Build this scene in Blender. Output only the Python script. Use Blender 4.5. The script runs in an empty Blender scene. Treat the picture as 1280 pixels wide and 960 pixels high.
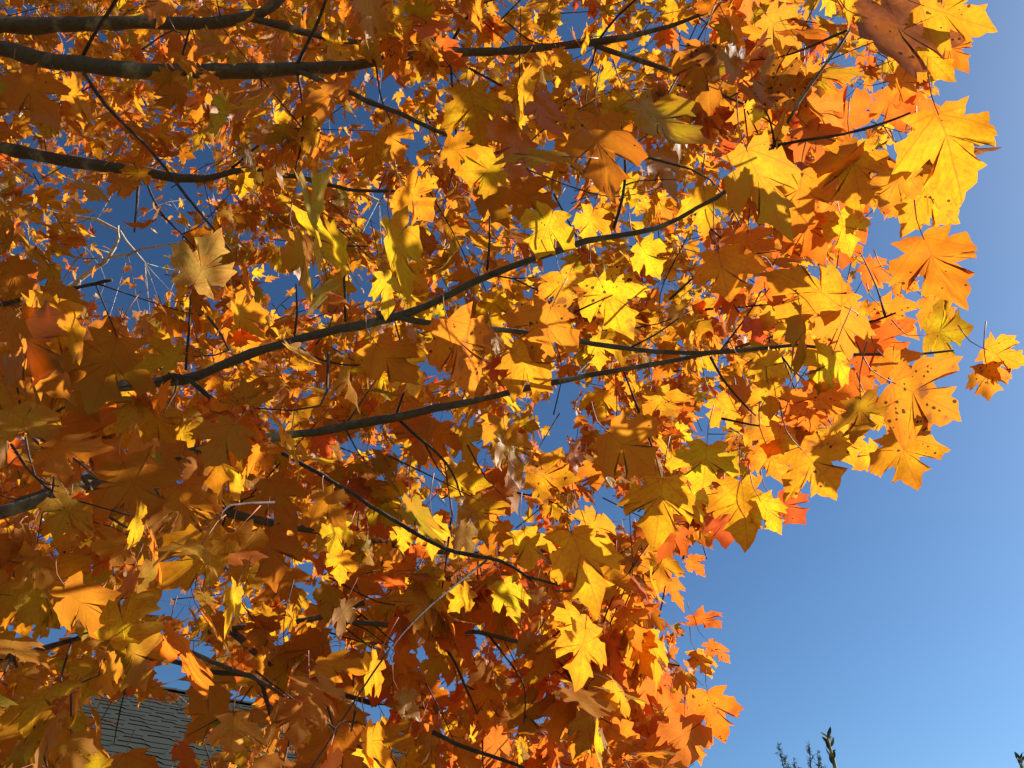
import bpy, bmesh, math, random
import numpy as np
from mathutils import Vector, Matrix

random.seed(7)
rng = np.random.default_rng(11)
R = math.radians
S = bpy.context.scene
COL = S.collection

# ------------------------------------------------------------------ camera, sky, sun, exposure
F = 1108.0                                   # focal length in pixels of the 1280 px wide photograph
PITCH = R(40)
CAM = np.array([0.0, 0.0, 1.6])
cam_d = bpy.data.cameras.new('camera')
cam = bpy.data.objects.new('camera', cam_d); COL.objects.link(cam)
cam.location = CAM; cam.rotation_euler = (R(90) + PITCH, 0, 0)
cam_d.sensor_width = 36; cam_d.lens = 36 * F / 1280
cam_d.clip_start = 0.02; cam_d.clip_end = 3000
S.camera = cam
SUN_AZ, SUN_EL = R(77), R(35)                # azimuth clockwise from the view direction (+Y)
w = bpy.data.worlds.new('World'); S.world = w; w.use_nodes = True
nt = w.node_tree
sky = nt.nodes.new('ShaderNodeTexSky'); sky.sky_type = 'NISHITA'; sky.sun_disc = False
sky.sun_elevation = SUN_EL; sky.sun_rotation = SUN_AZ
sky.air_density = 1.0; sky.dust_density = 1.0; sky.ozone_density = 6.0
# the deep, contrasty blue of a dry autumn sky: the same sky with more contrast between horizon and zenith
def vmath(op, a, b):
    x = nt.nodes.new('ShaderNodeVectorMath'); x.operation = op
    nt.links.new(a, x.inputs[0]); x.inputs[1].default_value = b; return x.outputs[0]
gam = nt.nodes.new('ShaderNodeGamma'); gam.inputs[1].default_value = 1.45
nt.links.new(vmath('MULTIPLY', sky.outputs[0], (.1, .1, .1)), gam.inputs[0])
nt.links.new(vmath('MULTIPLY', gam.outputs[0], (10.1, 9.9, 7.9)), nt.nodes['Background'].inputs[0])
nt.nodes['Background'].inputs[1].default_value = 0.10
sun_d = bpy.data.lights.new('sun', 'SUN'); sun_d.energy = 5.0; sun_d.angle = R(0.5); sun_d.color = (1, 0.93, 0.82)
sun = bpy.data.objects.new('sun', sun_d); COL.objects.link(sun)
sv = np.array([math.sin(SUN_AZ) * math.cos(SUN_EL), math.cos(SUN_AZ) * math.cos(SUN_EL), math.sin(SUN_EL)])
sun.rotation_euler = Vector(sv).to_track_quat('Z', 'Y').to_euler()
sun.location = (30, 0, 30)
vs = S.view_settings
S.display_settings.display_device = 'sRGB'
vs.view_transform = 'Standard'; vs.look = 'None'; vs.gamma = 1; vs.use_curve_mapping = False
vs.exposure = 1.22
S.cycles.max_bounces = 10; S.cycles.diffuse_bounces = 8; S.cycles.transmission_bounces = 6; S.cycles.glossy_bounces = 2
S.cycles.use_denoising = True

# ------------------------------------------------------------------ helpers
cp, sp = math.cos(PITCH), math.sin(PITCH)
RIGHT = np.array([1.0, 0, 0]); UPV = np.array([0, -sp, cp]); FWD = np.array([0, cp, sp])

def at(px, py, d):
    """world point d metres along the viewing axis behind pixel (px, py) of the photograph"""
    return CAM + RIGHT * ((px - 640) / F * d) - UPV * ((py - 480) / F * d) + FWD * d

def project(p):
    q = np.asarray(p) - CAM
    d = q @ FWD
    return 640 + F * (q @ RIGHT) / d, 480 - F * (q @ UPV) / d, d

def ray_to_height(px, py, z):
    v = at(px, py, 1.0) - CAM
    return CAM + v * ((z - CAM[2]) / v[2])

def nz(v):
    return v / (np.linalg.norm(v, axis=-1, keepdims=True) + 1e-12)

def tag(o, label=None, cat=None, group=None, kind=None):
    if label: o['label'] = label
    if cat: o['category'] = cat
    if group: o['group'] = group
    if kind: o['kind'] = kind
    return o

def empty(name, loc):
    o = bpy.data.objects.new(name, None); COL.objects.link(o); o.location = loc
    o.empty_display_size = 0.2
    return o

def mesh_obj(name, verts, faces, mat, parent=None, smooth=True):
    me = bpy.data.meshes.new(name)
    me.from_pydata([tuple(map(float, v)) for v in verts], [], [tuple(map(int, f)) for f in faces])
    me.materials.append(mat)
    if smooth:
        me.polygons.foreach_set('use_smooth', [True] * len(me.polygons))
    o = bpy.data.objects.new(name, me); COL.objects.link(o)
    if parent is not None:
        o.parent = parent
        o.matrix_parent_inverse = Matrix.Translation(-world_loc(parent))
    return o

def world_loc(o):
    v = Vector(o.location)
    return v if o.parent is None else Vector((0, 0, 0)) if o.type == 'MESH' else v

def tri_obj(name, V, T, mat, parent=None, attrs=None, smooth=True):
    """big triangle mesh from numpy arrays; attrs = {name: (type, array)} on points"""
    me = bpy.data.meshes.new(name)
    n, m = len(V), len(T)
    me.vertices.add(n); me.vertices.foreach_set('co', np.ascontiguousarray(V, np.float32).ravel())
    me.loops.add(m * 3); me.loops.foreach_set('vertex_index', np.ascontiguousarray(T, np.int32).ravel())
    me.polygons.add(m)
    me.polygons.foreach_set('loop_start', np.arange(0, m * 3, 3, dtype=np.int32))
    me.polygons.foreach_set('loop_total', np.full(m, 3, np.int32))
    me.polygons.foreach_set('use_smooth', np.full(m, smooth, bool))
    me.update(calc_edges=True)
    for k, (ty, a) in (attrs or {}).items():
        at_ = me.attributes.new(k, ty, 'POINT')
        at_.data.foreach_set('color' if ty == 'FLOAT_COLOR' else 'vector', np.ascontiguousarray(a, np.float32).ravel())
    me.materials.append(mat)
    o = bpy.data.objects.new(name, me); COL.objects.link(o)
    if parent is not None:
        o.parent = parent
        o.matrix_parent_inverse = Matrix.Translation(-world_loc(parent))
    return o

def catmull(P, step):
    P = np.asarray(P, float)
    if len(P) < 3:
        n = max(2, int(np.linalg.norm(P[1, :3] - P[0, :3]) / step) + 1)
        t = np.linspace(0, 1, n)[:, None]
        return P[0] * (1 - t) + P[1] * t
    Q = np.vstack([2 * P[0] - P[1], P, 2 * P[-1] - P[-2]])
    out = []
    for i in range(1, len(Q) - 2):
        n = max(2, int(np.linalg.norm(Q[i + 1, :3] - Q[i, :3]) / step))
        t = np.linspace(0, 1, n, endpoint=False)[:, None]
        a, b, c, d = Q[i - 1], Q[i], Q[i + 1], Q[i + 2]
        out.append(0.5 * ((2 * b) + (-a + c) * t + (2 * a - 5 * b + 4 * c - d) * t ** 2 + (-a + 3 * b - 3 * c + d) * t ** 3))
    out.append(P[-1:])
    return np.vstack(out)

def tube(P, sides=8, lump=0.0):
    """P: n x 4 (x, y, z, radius) -> verts, triangles, closed at both ends"""
    P = np.asarray(P, float); n = len(P)
    T = nz(np.gradient(P[:, :3], axis=0))
    ref = np.array([0.13, 0.21, 1.0]); ref = ref if abs(T[0] @ nz(ref)) < 0.9 else np.array([1.0, 0.2, 0])
    A = nz(np.cross(T, ref)); B = np.cross(T, A)
    ph = np.linspace(0, 2 * np.pi, sides, endpoint=False)
    rad = P[:, 3][:, None] * np.ones((1, sides))
    if lump:
        rad = rad * (1 + lump * np.random.default_rng(len(P)).standard_normal((n, sides)) * 0.5)
    V = P[:, None, :3] + rad[..., None] * (np.cos(ph)[None, :, None] * A[:, None] + np.sin(ph)[None, :, None] * B[:, None])
    V = V.reshape(-1, 3)
    i, j = np.meshgrid(np.arange(n - 1), np.arange(sides), indexing='ij')
    a = i * sides + j; b = i * sides + (j + 1) % sides; c = a + sides; d = b + sides
    Tt = np.concatenate([np.stack([a, b, d], -1).reshape(-1, 3), np.stack([a, d, c], -1).reshape(-1, 3)])
    base = len(V)
    V = np.vstack([V, P[:1, :3], P[-1:, :3]])
    jj = np.arange(sides)
    Tt = np.concatenate([Tt, np.stack([np.full(sides, base), (jj + 1) % sides, jj], -1),
                         np.stack([np.full(sides, base + 1), (n - 1) * sides + jj, (n - 1) * sides + (jj + 1) % sides], -1)])
    return V, Tt

def merge(parts):
    Vs, Ts, o = [], [], 0
    for V, T in parts:
        Vs.append(V); Ts.append(T + o); o += len(V)
    return np.vstack(Vs), np.vstack(Ts)

# ------------------------------------------------------------------ materials
class N:
    def __init__(s, name):
        s.m = bpy.data.materials.new(name); s.m.use_nodes = True
        s.t = s.m.node_tree; s.t.nodes.clear()
        s.out = s.t.nodes.new('ShaderNodeOutputMaterial')
    def n(s, ty, **kw):
        x = s.t.nodes.new(ty)
        for k, v in kw.items(): setattr(x, k, v)
        return x
    def l(s, a, b): s.t.links.new(a, b)
    def val(s, sock, v):
        if hasattr(v, 'is_linked') or isinstance(v, bpy.types.NodeSocket): s.l(v, sock)
        else: sock.default_value = v
    def math(s, op, a, b=0.0, c=0.0, clamp=False):
        x = s.n('ShaderNodeMath', operation=op, use_clamp=clamp)
        for i, v in enumerate((a, b, c)):
            s.val(x.inputs[i], v)
        return x.outputs[0]
    def mix(s, f, a, b, mode='MIX'):
        x = s.n('ShaderNodeMix', data_type='RGBA', blend_type=mode)
        s.val(x.inputs[0], f); s.val(x.inputs[6], a); s.val(x.inputs[7], b)
        return x.outputs[2]
    def ramp(s, v, lo, hi):
        x = s.n('ShaderNodeMapRange', interpolation_type='SMOOTHSTEP')
        s.val(x.inputs[0], v); x.inputs[1].default_value = lo; x.inputs[2].default_value = hi
        return x.outputs[0]

def leaf_material():
    g = N('maple_leaf')
    ac = g.n('ShaderNodeAttribute', attribute_name='tint'); au = g.n('ShaderNodeAttribute', attribute_name='leafuv')
    sep = g.n('ShaderNodeSeparateXYZ'); g.l(au.outputs['Vector'], sep.inputs[0])
    u, v, seed = sep.outputs
    absu = g.math('ABSOLUTE', u)
    # veins: midrib, two laterals, two basal; distance to each line through the leaf base
    def vein(dx, dy, wd):
        L = math.hypot(dx, dy); dx, dy = dx / L, dy / L
        cr = g.math('ABSOLUTE', g.math('SUBTRACT', g.math('MULTIPLY', absu, dy), g.math('MULTIPLY', v, dx)))
        dt = g.math('ADD', g.math('MULTIPLY', absu, dx), g.math('MULTIPLY', v, dy))
        ln = g.ramp(cr, wd, wd * 0.3)
        return g.math('MULTIPLY', ln, g.ramp(dt, 0.0, 0.03))
    vn = g.math('MAXIMUM', vein(0, 1, .013), g.math('MAXIMUM', vein(.72, .55, .012), vein(.95, .12, .010)))
    # fine side veins: slanted wave
    wv = g.n('ShaderNodeTexWave', wave_type='BANDS', bands_direction='DIAGONAL')
    cm = g.n('ShaderNodeCombineXYZ'); g.l(absu, cm.inputs[0]); g.val(cm.inputs[1], g.math('MULTIPLY', v, -0.8)); 
    g.l(cm.outputs[0], wv.inputs['Vector']); wv.inputs['Scale'].default_value = 7; wv.inputs['Distortion'].default_value = 2.2
    fine = g.ramp(wv.outputs['Fac'], 0.86, 1.0)
    off = g.n('ShaderNodeVectorMath', operation='MULTIPLY_ADD')
    g.l(au.outputs['Vector'], off.inputs[0]); off.inputs[1].default_value = (1, 1, 53.0); off.inputs[2].default_value = (0, 0, 0)
    no = g.n('ShaderNodeTexNoise'); g.l(off.outputs[0], no.inputs['Vector']); no.inputs['Scale'].default_value = 3.2; no.inputs['Detail'].default_value = 3
    nf = g.n('ShaderNodeTexNoise'); g.l(off.outputs[0], nf.inputs['Vector']); nf.inputs['Scale'].default_value = 16; nf.inputs['Detail'].default_value = 4
    nf2 = g.n('ShaderNodeTexNoise'); g.l(off.outputs[0], nf2.inputs['Vector']); nf2.inputs['Scale'].default_value = 4.5; nf2.inputs['Detail'].default_value = 1
    col = g.mix(g.math('MULTIPLY', g.ramp(no.outputs['Fac'], 0.48, 0.72), 0.38), ac.outputs['Color'], (0.60, 0.155, 0.014, 1), 'MIX')
    col = g.mix(g.ramp(no.outputs['Fac'], 0.48, 0.30), col, g.mix(1.0, col, (1.0, 1.22, 0.9, 1), 'MULTIPLY'))
    col = g.mix(g.math('MULTIPLY', g.ramp(nf.outputs['Fac'], 0.40, 0.72), 0.46), col, (0.44, 0.15, 0.012, 1))
    vcol = g.mix(0.62, col, (0.42, 0.10, 0.02, 1))
    col = g.mix(g.math('MULTIPLY', vn, 0.85), col, vcol)
    col = g.mix(g.math('MULTIPLY', fine, 0.34), col, vcol)
    # dark tar spots and withered patches, more on some leaves than on others (amount in alpha)
    vo = g.n('ShaderNodeTexVoronoi', feature='F1'); g.l(off.outputs[0], vo.inputs['Vector']); vo.inputs['Scale'].default_value = 15
    g.val(vo.inputs['Randomness'], 1.0)
    wob = g.math('MULTIPLY_ADD', nf.outputs['Fac'], 0.62, vo.outputs['Distance'])
    rnd = g.n('ShaderNodeSeparateColor'); g.l(vo.outputs['Color'], rnd.inputs[0])
    clump = g.ramp(nf2.outputs['Fac'], 0.36, 0.66)
    thr = g.math('MULTIPLY', g.math('MULTIPLY', ac.outputs['Alpha'], clump), g.math('MULTIPLY_ADD', g.math('POWER', rnd.outputs[0], 2.2), 1.15, -0.02))
    spot = g.ramp(g.math('SUBTRACT', wob, thr), 0.25, 0.18)
    spot = g.math('MULTIPLY', spot, g.ramp(ac.outputs['Alpha'], 0.05, 0.35))
    patch = g.math('MULTIPLY', g.ramp(no.outputs['Fac'], 0.58, 0.68), g.ramp(ac.outputs['Alpha'], 0.30, 0.75))
    col = g.mix(g.math('MULTIPLY', patch, 0.75), col, (0.20, 0.075, 0.025, 1))
    col = g.mix(g.math('MULTIPLY', spot, 0.9), col, (0.035, 0.018, 0.012, 1))
    hsv = g.mix(0.28, col, (0.48, 0.32, 0.12, 1))
    dk = g.math('MAXIMUM', g.math('MULTIPLY', spot, 0.9), g.math('MULTIPLY', patch, 0.5))
    refl = g.mix(dk, hsv, (0.09, 0.05, 0.03, 1))
    di = g.n('ShaderNodeBsdfDiffuse'); g.l(refl, di.inputs['Color'])
    tr = g.n('ShaderNodeBsdfTranslucent'); g.l(col, tr.inputs['Color'])
    bump = g.n('ShaderNodeBump'); bump.inputs['Strength'].default_value = 0.14; bump.inputs['Distance'].default_value = 0.003
    g.val(bump.inputs['Height'], g.math('ADD', g.math('MAXIMUM', vn, g.math('MULTIPLY', fine, .5)), g.math('MULTIPLY', no.outputs['Fac'], 0.8)))
    g.l(bump.outputs[0], di.inputs['Normal'])
    gl = g.n('ShaderNodeBsdfGlossy'); gl.inputs['Roughness'].default_value = 0.5; g.l(bump.outputs[0], gl.inputs['Normal'])
    fr = g.n('ShaderNodeFresnel'); fr.inputs[0].default_value = 1.35
    m1 = g.n('ShaderNodeMixShader'); m1.inputs[0].default_value = 0.72; g.l(di.outputs[0], m1.inputs[1]); g.l(tr.outputs[0], m1.inputs[2])
    m2 = g.n('ShaderNodeMixShader'); g.val(m2.inputs[0], g.math('MULTIPLY', fr.outputs[0], 0.035)); g.l(m1.outputs[0], m2.inputs[1]); g.l(gl.outputs[0], m2.inputs[2])
    g.l(m2.outputs[0], g.out.inputs[0])
    return g.m

def bark_material(name, dark, light, scale=1.0, patch=0.5):
    g = N(name)
    tc = g.n('ShaderNodeTexCoord')
    a = g.n('ShaderNodeTexNoise'); g.l(tc.outputs['Object'], a.inputs['Vector']); a.inputs['Scale'].default_value = 9 * scale; a.inputs['Detail'].default_value = 5
    b = g.n('ShaderNodeTexNoise'); g.l(tc.outputs['Object'], b.inputs['Vector']); b.inputs['Scale'].default_value = 70 * scale; b.inputs['Detail'].default_value = 4
    c = g.mix(g.ramp(a.outputs['Fac'], patch - 0.08, patch + 0.1), dark + (1,), light + (1,))
    c = g.mix(g.math('MULTIPLY', g.ramp(b.outputs['Fac'], 0.48, 0.7), 0.6), c, (dark[0] * .45, dark[1] * .42, dark[2] * .4, 1))
    p = g.n('ShaderNodeBsdfPrincipled'); g.l(c, p.inputs['Base Color']); p.inputs['Roughness'].default_value = 0.85
    bu = g.n('ShaderNodeBump'); bu.inputs['Strength'].default_value = 0.7; bu.inputs['Distance'].default_value = 0.004
    g.val(bu.inputs['Height'], g.math('ADD', a.outputs['Fac'], b.outputs['Fac'])); g.l(bu.outputs[0], p.inputs['Normal'])
    g.l(p.outputs[0], g.out.inputs[0])
    return g.m

def plain_material(name, col, rough=0.8, var=0.3, scale=8.0, bump=0.2):
    g = N(name)
    tc = g.n('ShaderNodeTexCoord')
    a = g.n('ShaderNodeTexNoise'); g.l(tc.outputs['Object'], a.inputs['Vector']); a.inputs['Scale'].default_value = scale; a.inputs['Detail'].default_value = 6
    c = g.mix(g.ramp(a.outputs['Fac'], 0.3, 0.7), tuple(x * (1 - var) for x in col) + (1,), tuple(min(1, x * (1 + var)) for x in col) + (1,))
    p = g.n('ShaderNodeBsdfPrincipled'); g.l(c, p.inputs['Base Color']); p.inputs['Roughness'].default_value = rough
    bu = g.n('ShaderNodeBump'); bu.inputs['Strength'].default_value = bump; bu.inputs['Distance'].default_value = 0.01
    g.l(a.outputs['Fac'], bu.inputs['Height']); g.l(bu.outputs[0], p.inputs['Normal'])
    g.l(p.outputs[0], g.out.inputs[0])
    return g.m

M_LEAF = leaf_material()
M_BARK = bark_material('maple_bark', (0.085, 0.064, 0.05), (0.26, 0.235, 0.18), 1.0, 0.60)
M_TWIG = bark_material('twig_bark', (0.045, 0.026, 0.02), (0.085, 0.055, 0.04), 3.0, 0.55)
M_SUNLIT = bark_material('sunlit_bark', (0.22, 0.19, 0.15), (0.46, 0.42, 0.34), 0.6, 0.45)  # paleness of sunlit branches is put into this bark colour
M_STALK = plain_material('leaf_stalk', (0.30, 0.10, 0.05), 0.6, 0.35, 30)

# ------------------------------------------------------------------ leaf templates
HALF = [(0, 0), (.09, -.06), (.20, -.09), (.31, -.065), (.47, -.075), (.385, .04), (.315, .125), (.46, .16), (.575, .165), (.585, .295),
        (.655, .40), (.755, .56), (.615, .545), (.575, .65), (.46, .575), (.35, .53), (.248, .487), (.25, .59), (.285, .685), (.395, .785),
        (.25, .79), (.195, .88), (.09, .97), (0, 1.10)]
HALF_LOW = [(0, 0), (.20, -.09), (.45, -.08), (.37, .12), (.57, .2), (.76, .55), (.48, .55), (.19, .45), (.34, .76), (.11, .90), (0, 1.12)]

def outline(half, sub, jit, r):
    h = np.array(half, float) * np.array([.87, 1.0])
    left = h[::-1].copy()[1:-1]; left[:, 0] *= -1
    P = np.vstack([h, left])
    if jit:
        P = P + r.normal(0, jit, P.shape) * (np.abs(P[:, :1]) > 0.01)
        # the two halves are never alike, some lobes are short or torn
        s = r.uniform(.80, 1.1); P[P[:, 0] < 0, 0] *= s
        for sg in (-1, 1):                                # each lobe its own length
            for y0, x0 in ((.57, .66), (-.07, .39)):
                wgt = np.exp(-((P[:, 1] - y0) ** 2 + (P[:, 0] * sg - x0) ** 2) / .05) * (P[:, 0] * sg > 0)
                P *= (1 + wgt * r.uniform(-.22, .12))[:, None]
        P[:, 1] *= 1 + np.clip(P[:, 1] - .5, 0, 1) * r.uniform(-.12, .25)
        P[:, 0] += r.normal(0, .10) * np.clip(P[:, 1] - .3, 0, 1) ** 2
    if sub:
        Q = []
        for i in range(len(P)):
            a, b = P[i], P[(i + 1) % len(P)]
            Q.append(a)
            nrm = np.array([b[1] - a[1], a[0] - b[0]])
            Q.append((a + b) / 2 + nrm * r.uniform(-.02, .09))
        P = np.array(Q)
    return P

def template(half, sub, rings, r, jit):
    P = outline(half, sub, jit, r)
    c = np.array([0, .30]); n = len(P)
    ts = np.linspace(0, 1, rings + 1)[1:]
    V = [c[None]] + [c + (P - c) * t for t in ts]
    V = np.vstack(V)
    T = [(0, 1 + i, 1 + (i + 1) % n) for i in range(n)]
    for k in range(rings - 1):
        a0, b0 = 1 + k * n, 1 + (k + 1) * n
        for i in range(n):
            j = (i + 1) % n
            T += [(a0 + i, b0 + i, b0 + j), (a0 + i, b0 + j, a0 + j)]
    rad = np.concatenate([[0]] + [np.full(n, t) for t in ts])
    return V, np.array(T), rad

def bend(V, r, amt=1.0):
    """give a flat leaf its fold, droop and curl; returns x, y, z in leaf units"""
    u, v = V[:, 0], V[:, 1]
    fold = amt * r.uniform(-.08, .42); curl = amt * r.normal(-.12, .30); droop = amt * r.uniform(-.15, .55)
    tw = amt * r.normal(0, .22)
    z = -fold * (np.sqrt(u * u + .006) - .077) + curl * v * v - droop * np.maximum(0, np.hypot(u, v - .3) - .35) ** 1.5
    z += amt * .035 * np.sin(u * r.uniform(7, 12) + r.uniform(0, 6)) * np.cos(v * r.uniform(6, 10) + r.uniform(0, 6))
    z += tw * u * v
    x = u * (1 - .25 * abs(fold))
    return np.stack([x, v - .08 * v * v * abs(curl) , z], -1)

def make_bank(half, sub, rings, n, jit, amt):
    bank = []
    for k in range(n):
        r = np.random.default_rng(1000 * rings + 10 * sub + k)
        V, T, rad = template(half, sub, rings, r, jit)
        bank.append((bend(V, r, amt * (1 if k % 5 else 1.7)), V, T, rad))
    return bank

BANK_HI = make_bank(HALF, 1, 5, 36, .016, .8)
BANK_MID = make_bank(HALF, 0, 3, 24, .014, .85)
BANK_LOW = make_bank(HALF_LOW, 0, 1, 16, .02, 1.1)

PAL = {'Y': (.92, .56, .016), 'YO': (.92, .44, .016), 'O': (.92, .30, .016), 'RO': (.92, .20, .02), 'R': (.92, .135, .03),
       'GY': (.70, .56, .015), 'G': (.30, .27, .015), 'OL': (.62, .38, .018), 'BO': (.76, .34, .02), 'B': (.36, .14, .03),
       'RB': (.72, .22, .03), 'CR': (.86, .50, .10)}  # browns and olive also hold the dimness of leaves hanging in shade

PAL = {k: (v[0] * .69, v[1] * .612, v[2] * .69) for k, v in PAL.items()}

class LeafBag:
    def __init__(s): s.V, s.T, s.C, s.U, s.n = [], [], [], [], 0
    def add(s, V, T, C, U):
        s.V.append(V); s.T.append(T + s.n); s.C.append(C); s.U.append(U); s.n += len(V)
    def build(s, name, parent):
        return tri_obj(name, np.vstack(s.V), np.vstack(s.T), M_LEAF, parent,
                       {'tint': ('FLOAT_COLOR', np.vstack(s.C)), 'leafuv': ('FLOAT_VECTOR', np.vstack(s.U))})

def leaf_arrays(bank, k, base, ev, en, size, col, spots, seed, wide=1.0):
    X, V, T, rad = bank[k % len(bank)]
    ev = nz(ev); en = nz(en - ev * (en @ ev)); eu = np.cross(ev, en)
    P = base + size * (X[:, :1] * wide * eu + X[:, 1:2] * ev + X[:, 2:3] * en)
    c = np.array(col)
    edge = np.array([1.0, .74, .95])
    f = (rad ** 2)[:, None] * .55
    C = np.concatenate([c * (1 - f) + c * edge * f, np.full((len(P), 1), spots)], 1)
    U = np.stack([V[:, 0] , V[:, 1], np.full(len(P), seed)], -1)
    return P, T, C, U

def stalk(base, ev, length, r=.0008, bendto=None, end=None):
    if end is not None:
        m = (base + end) / 2 + np.array([0, 0, .12 * length]) - nz(ev) * length * .1
        return np.array([list(base + nz(ev) * .003) + [r * .8], list(m) + [r], list(end) + [r * 1.4]])
    ev = nz(ev)
    up = np.array([0, 0, 1.0]) if bendto is None else bendto
    p0 = base + ev * .004; p1 = base - ev * length * .5 + up * length * .08; p2 = base - ev * length * .9 + up * length * .45 + np.array([ev[1], -ev[0], 0]) * length * .25
    return np.array([list(p0) + [r * .8], list(p1) + [r], list(p2) + [r * 1.4]])

# ------------------------------------------------------------------ ground and house
M_GRASS = plain_material('lawn', (0.07, 0.085, 0.03), 0.95, 0.5, 3.0, 0.5)
gr = mesh_obj('lawn', [(-900, -900, 0), (900, -900, 0), (900, 900, 0), (-900, 900, 0)], [(0, 1, 2, 3)], M_GRASS, smooth=False)
tag(gr, kind='structure')

def build_house():
    H = 6.6
    a = ray_to_height(-40, 820, H); b = ray_to_height(700, 949, H)
    rd = nz(b - a)                                            # ridge direction
    fd = np.array([rd[1], -rd[0], 0.0])                       # horizontal, towards the viewer
    if fd @ (CAM - a) < 0: fd = -fd
    L = np.linalg.norm(b - a) + 0.5
    run, drop = 4.6, 2.5
    slope = math.hypot(run, drop)
    dn = (fd * run + np.array([0, 0, -drop])) / slope          # down the roof slope
    nn = nz(np.cross(rd, dn)); nn = nn if nn[2] > 0 else -nn
    root = empty('house', (a + b) / 2 + np.array([0, 0, -H]))
    tag(root, 'house under a grey shingled roof, seen through gaps below the maple branches', 'house')
    g = N('roof_shingle')
    tc = g.n('ShaderNodeTexCoord')
    x1 = g.n('ShaderNodeTexNoise'); g.l(tc.outputs['Object'], x1.inputs['Vector']); x1.inputs['Scale'].default_value = 160
    x2 = g.n('ShaderNodeTexNoise'); g.l(tc.outputs['Object'], x2.inputs['Vector']); x2.inputs['Scale'].default_value = 2.5
    c = g.mix(x1.outputs['Fac'], (0.012, 0.015, 0.014, 1), (0.034, 0.040, 0.036, 1))
    c = g.mix(g.math('MULTIPLY', x2.outputs['Fac'], 0.5), c, (0.019, 0.024, 0.021, 1))
    p = g.n('ShaderNodeBsdfPrincipled'); g.l(c, p.inputs['Base Color']); p.inputs['Roughness'].default_value = 1.0; p.inputs['Specular IOR Level'].default_value = 0.08
    g.l(p.outputs[0], g.out.inputs[0]); M_SH = g.m
    M_WALL = plain_material('brick_wall', (0.24, 0.12, 0.085), 0.9, 0.3, 12)
    M_TRIM = plain_material('trim_paint', (0.7, 0.68, 0.64), 0.6, 0.08, 5, 0.05)
    M_DARK = plain_material('dark_trim', (0.035, 0.035, 0.035), 0.7, 0.2, 5, 0.05)
    M_GLASS = plain_material('window_glass', (0.03, 0.035, 0.04), 0.08, 0.1, 2, 0.0)
    r = random.Random(3)
    bk = -fd
    for side, f in ((0, fd), (1, bk)):
        d2 = (f * run + np.array([0, 0, -drop])) / slope
        n2 = nz(np.cross(rd, d2)); n2 = n2 if n2[2] > 0 else -n2
        V, T = [], []
        def quad(*q):
            i = len(V); V.extend(q); T.extend([(i, i + 1, i + 2), (i, i + 2, i + 3)])
        top = a - rd * .25
        LL = L + .5
        # deck slab
        p0, p1 = top, top + rd * LL
        p2, p3 = p1 + d2 * slope, p0 + d2 * slope
        th = n2 * .10
        quad(p0, p1, p2, p3); quad(p0 - th, p3 - th, p2 - th, p1 - th)
        for q, s in ((p0, p1), (p1, p2), (p2, p3), (p3, p0)): quad(q, s, s - th, q - th)
        if side == 0:                                         # laminated shingle courses with ragged tabs
            ex = .235
            k = 0
            y = .02
            while y < slope - .02:
                x = -r.uniform(0, .3); up = True
                pts = []
                while x < LL + .3:
                    wd = r.uniform(.10, .32); e = y + ex + (.0 if up else .10)
                    pts += [(x, e), (x + wd, e)]
                    x += wd + .05; up = not up
                lift0, lift1 = .004, .016
                for q in range(len(pts) - 1):
                    (xa, ya), (xb, yb) = pts[q], pts[q + 1]
                    xa, xb = min(max(xa, 0), LL), min(max(xb, 0), LL)
                    if xb - xa < 1e-4: continue
                    A = top + rd * xa + d2 * y + n2 * lift0; B = top + rd * xb + d2 * y + n2 * lift0
                    Cc = top + rd * xb + d2 * min(yb, slope) + n2 * lift1; D = top + rd * xa + d2 * min(ya, slope) + n2 * lift1
                    quad(A, B, Cc, D)
                    quad(D, Cc, Cc - n2 * .012, D - n2 * .012)
                y += ex; k += 1
        o = mesh_obj('roof', V, T, M_SH, root, smooth=False)
        if side == 0:
            rf = o
    # ridge cap shingles, dark against the sky
    V, T = [], []
    x = -.25
    while x < L + .2:
        for f in (fd, bk):
            d2 = (f * run + np.array([0, 0, -drop])) / slope
            i = len(V); q = a + rd * x + np.array([0, 0, .045])
            V += [q, q + rd * .28 + np.array([0, 0, .014]), q + rd * .28 + d2 * .15 + np.array([0, 0, .014]), q + d2 * .15]
            T += [(i, i + 1, i + 2), (i, i + 2, i + 3)]
        x += .2
    mesh_obj('ridge_cap', V, T, M_SH, rf, smooth=False)
    ez = H - drop
    c0 = a + fd * (run - .45); c1 = b + fd * (run - .45); c2 = b - fd * (run - .45); c3 = a - fd * (run - .45)
    zt = ez + .15
    def g0(p, z): return (p[0], p[1], z)
    apex0 = (a[0], a[1], H - .22); apex1 = (b[0], b[1], H - .22)
    V = [g0(c0, 0), g0(c1, 0), g0(c2, 0), g0(c3, 0), g0(c0, zt), g0(c1, zt), g0(c2, zt), g0(c3, zt), apex0, apex1]
    Fc = [(0, 1, 5, 4), (1, 2, 6, 9, 5), (2, 3, 7, 6), (3, 0, 4, 8, 7)]
    mesh_obj('wall', V, Fc, M_WALL, root, smooth=False)
    for t in (.25, .55, .82):
        cpt = c0 + (c1 - c0) * t
        V, Fc = [], []
        def box(bag, c, hx, hz, d0, d1):
            i = len(bag[0])
            for dd in (d0, d1):
                for sx, sz in ((-1, -1), (1, -1), (1, 1), (-1, 1)):
                    q = c + rd * hx * sx + fd * dd; bag[0].append((q[0], q[1], c[2] + hz * sz))
            bag[1].extend([(i + 4, i + 5, i + 6, i + 7), (i, i + 1, i + 5, i + 4), (i + 1, i + 2, i + 6, i + 5), (i + 2, i + 3, i + 7, i + 6), (i + 3, i, i + 4, i + 7), (i, i + 3, i + 2, i + 1)])
        cc = np.array([cpt[0], cpt[1], 2.2])
        bag = ([], []); 
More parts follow.
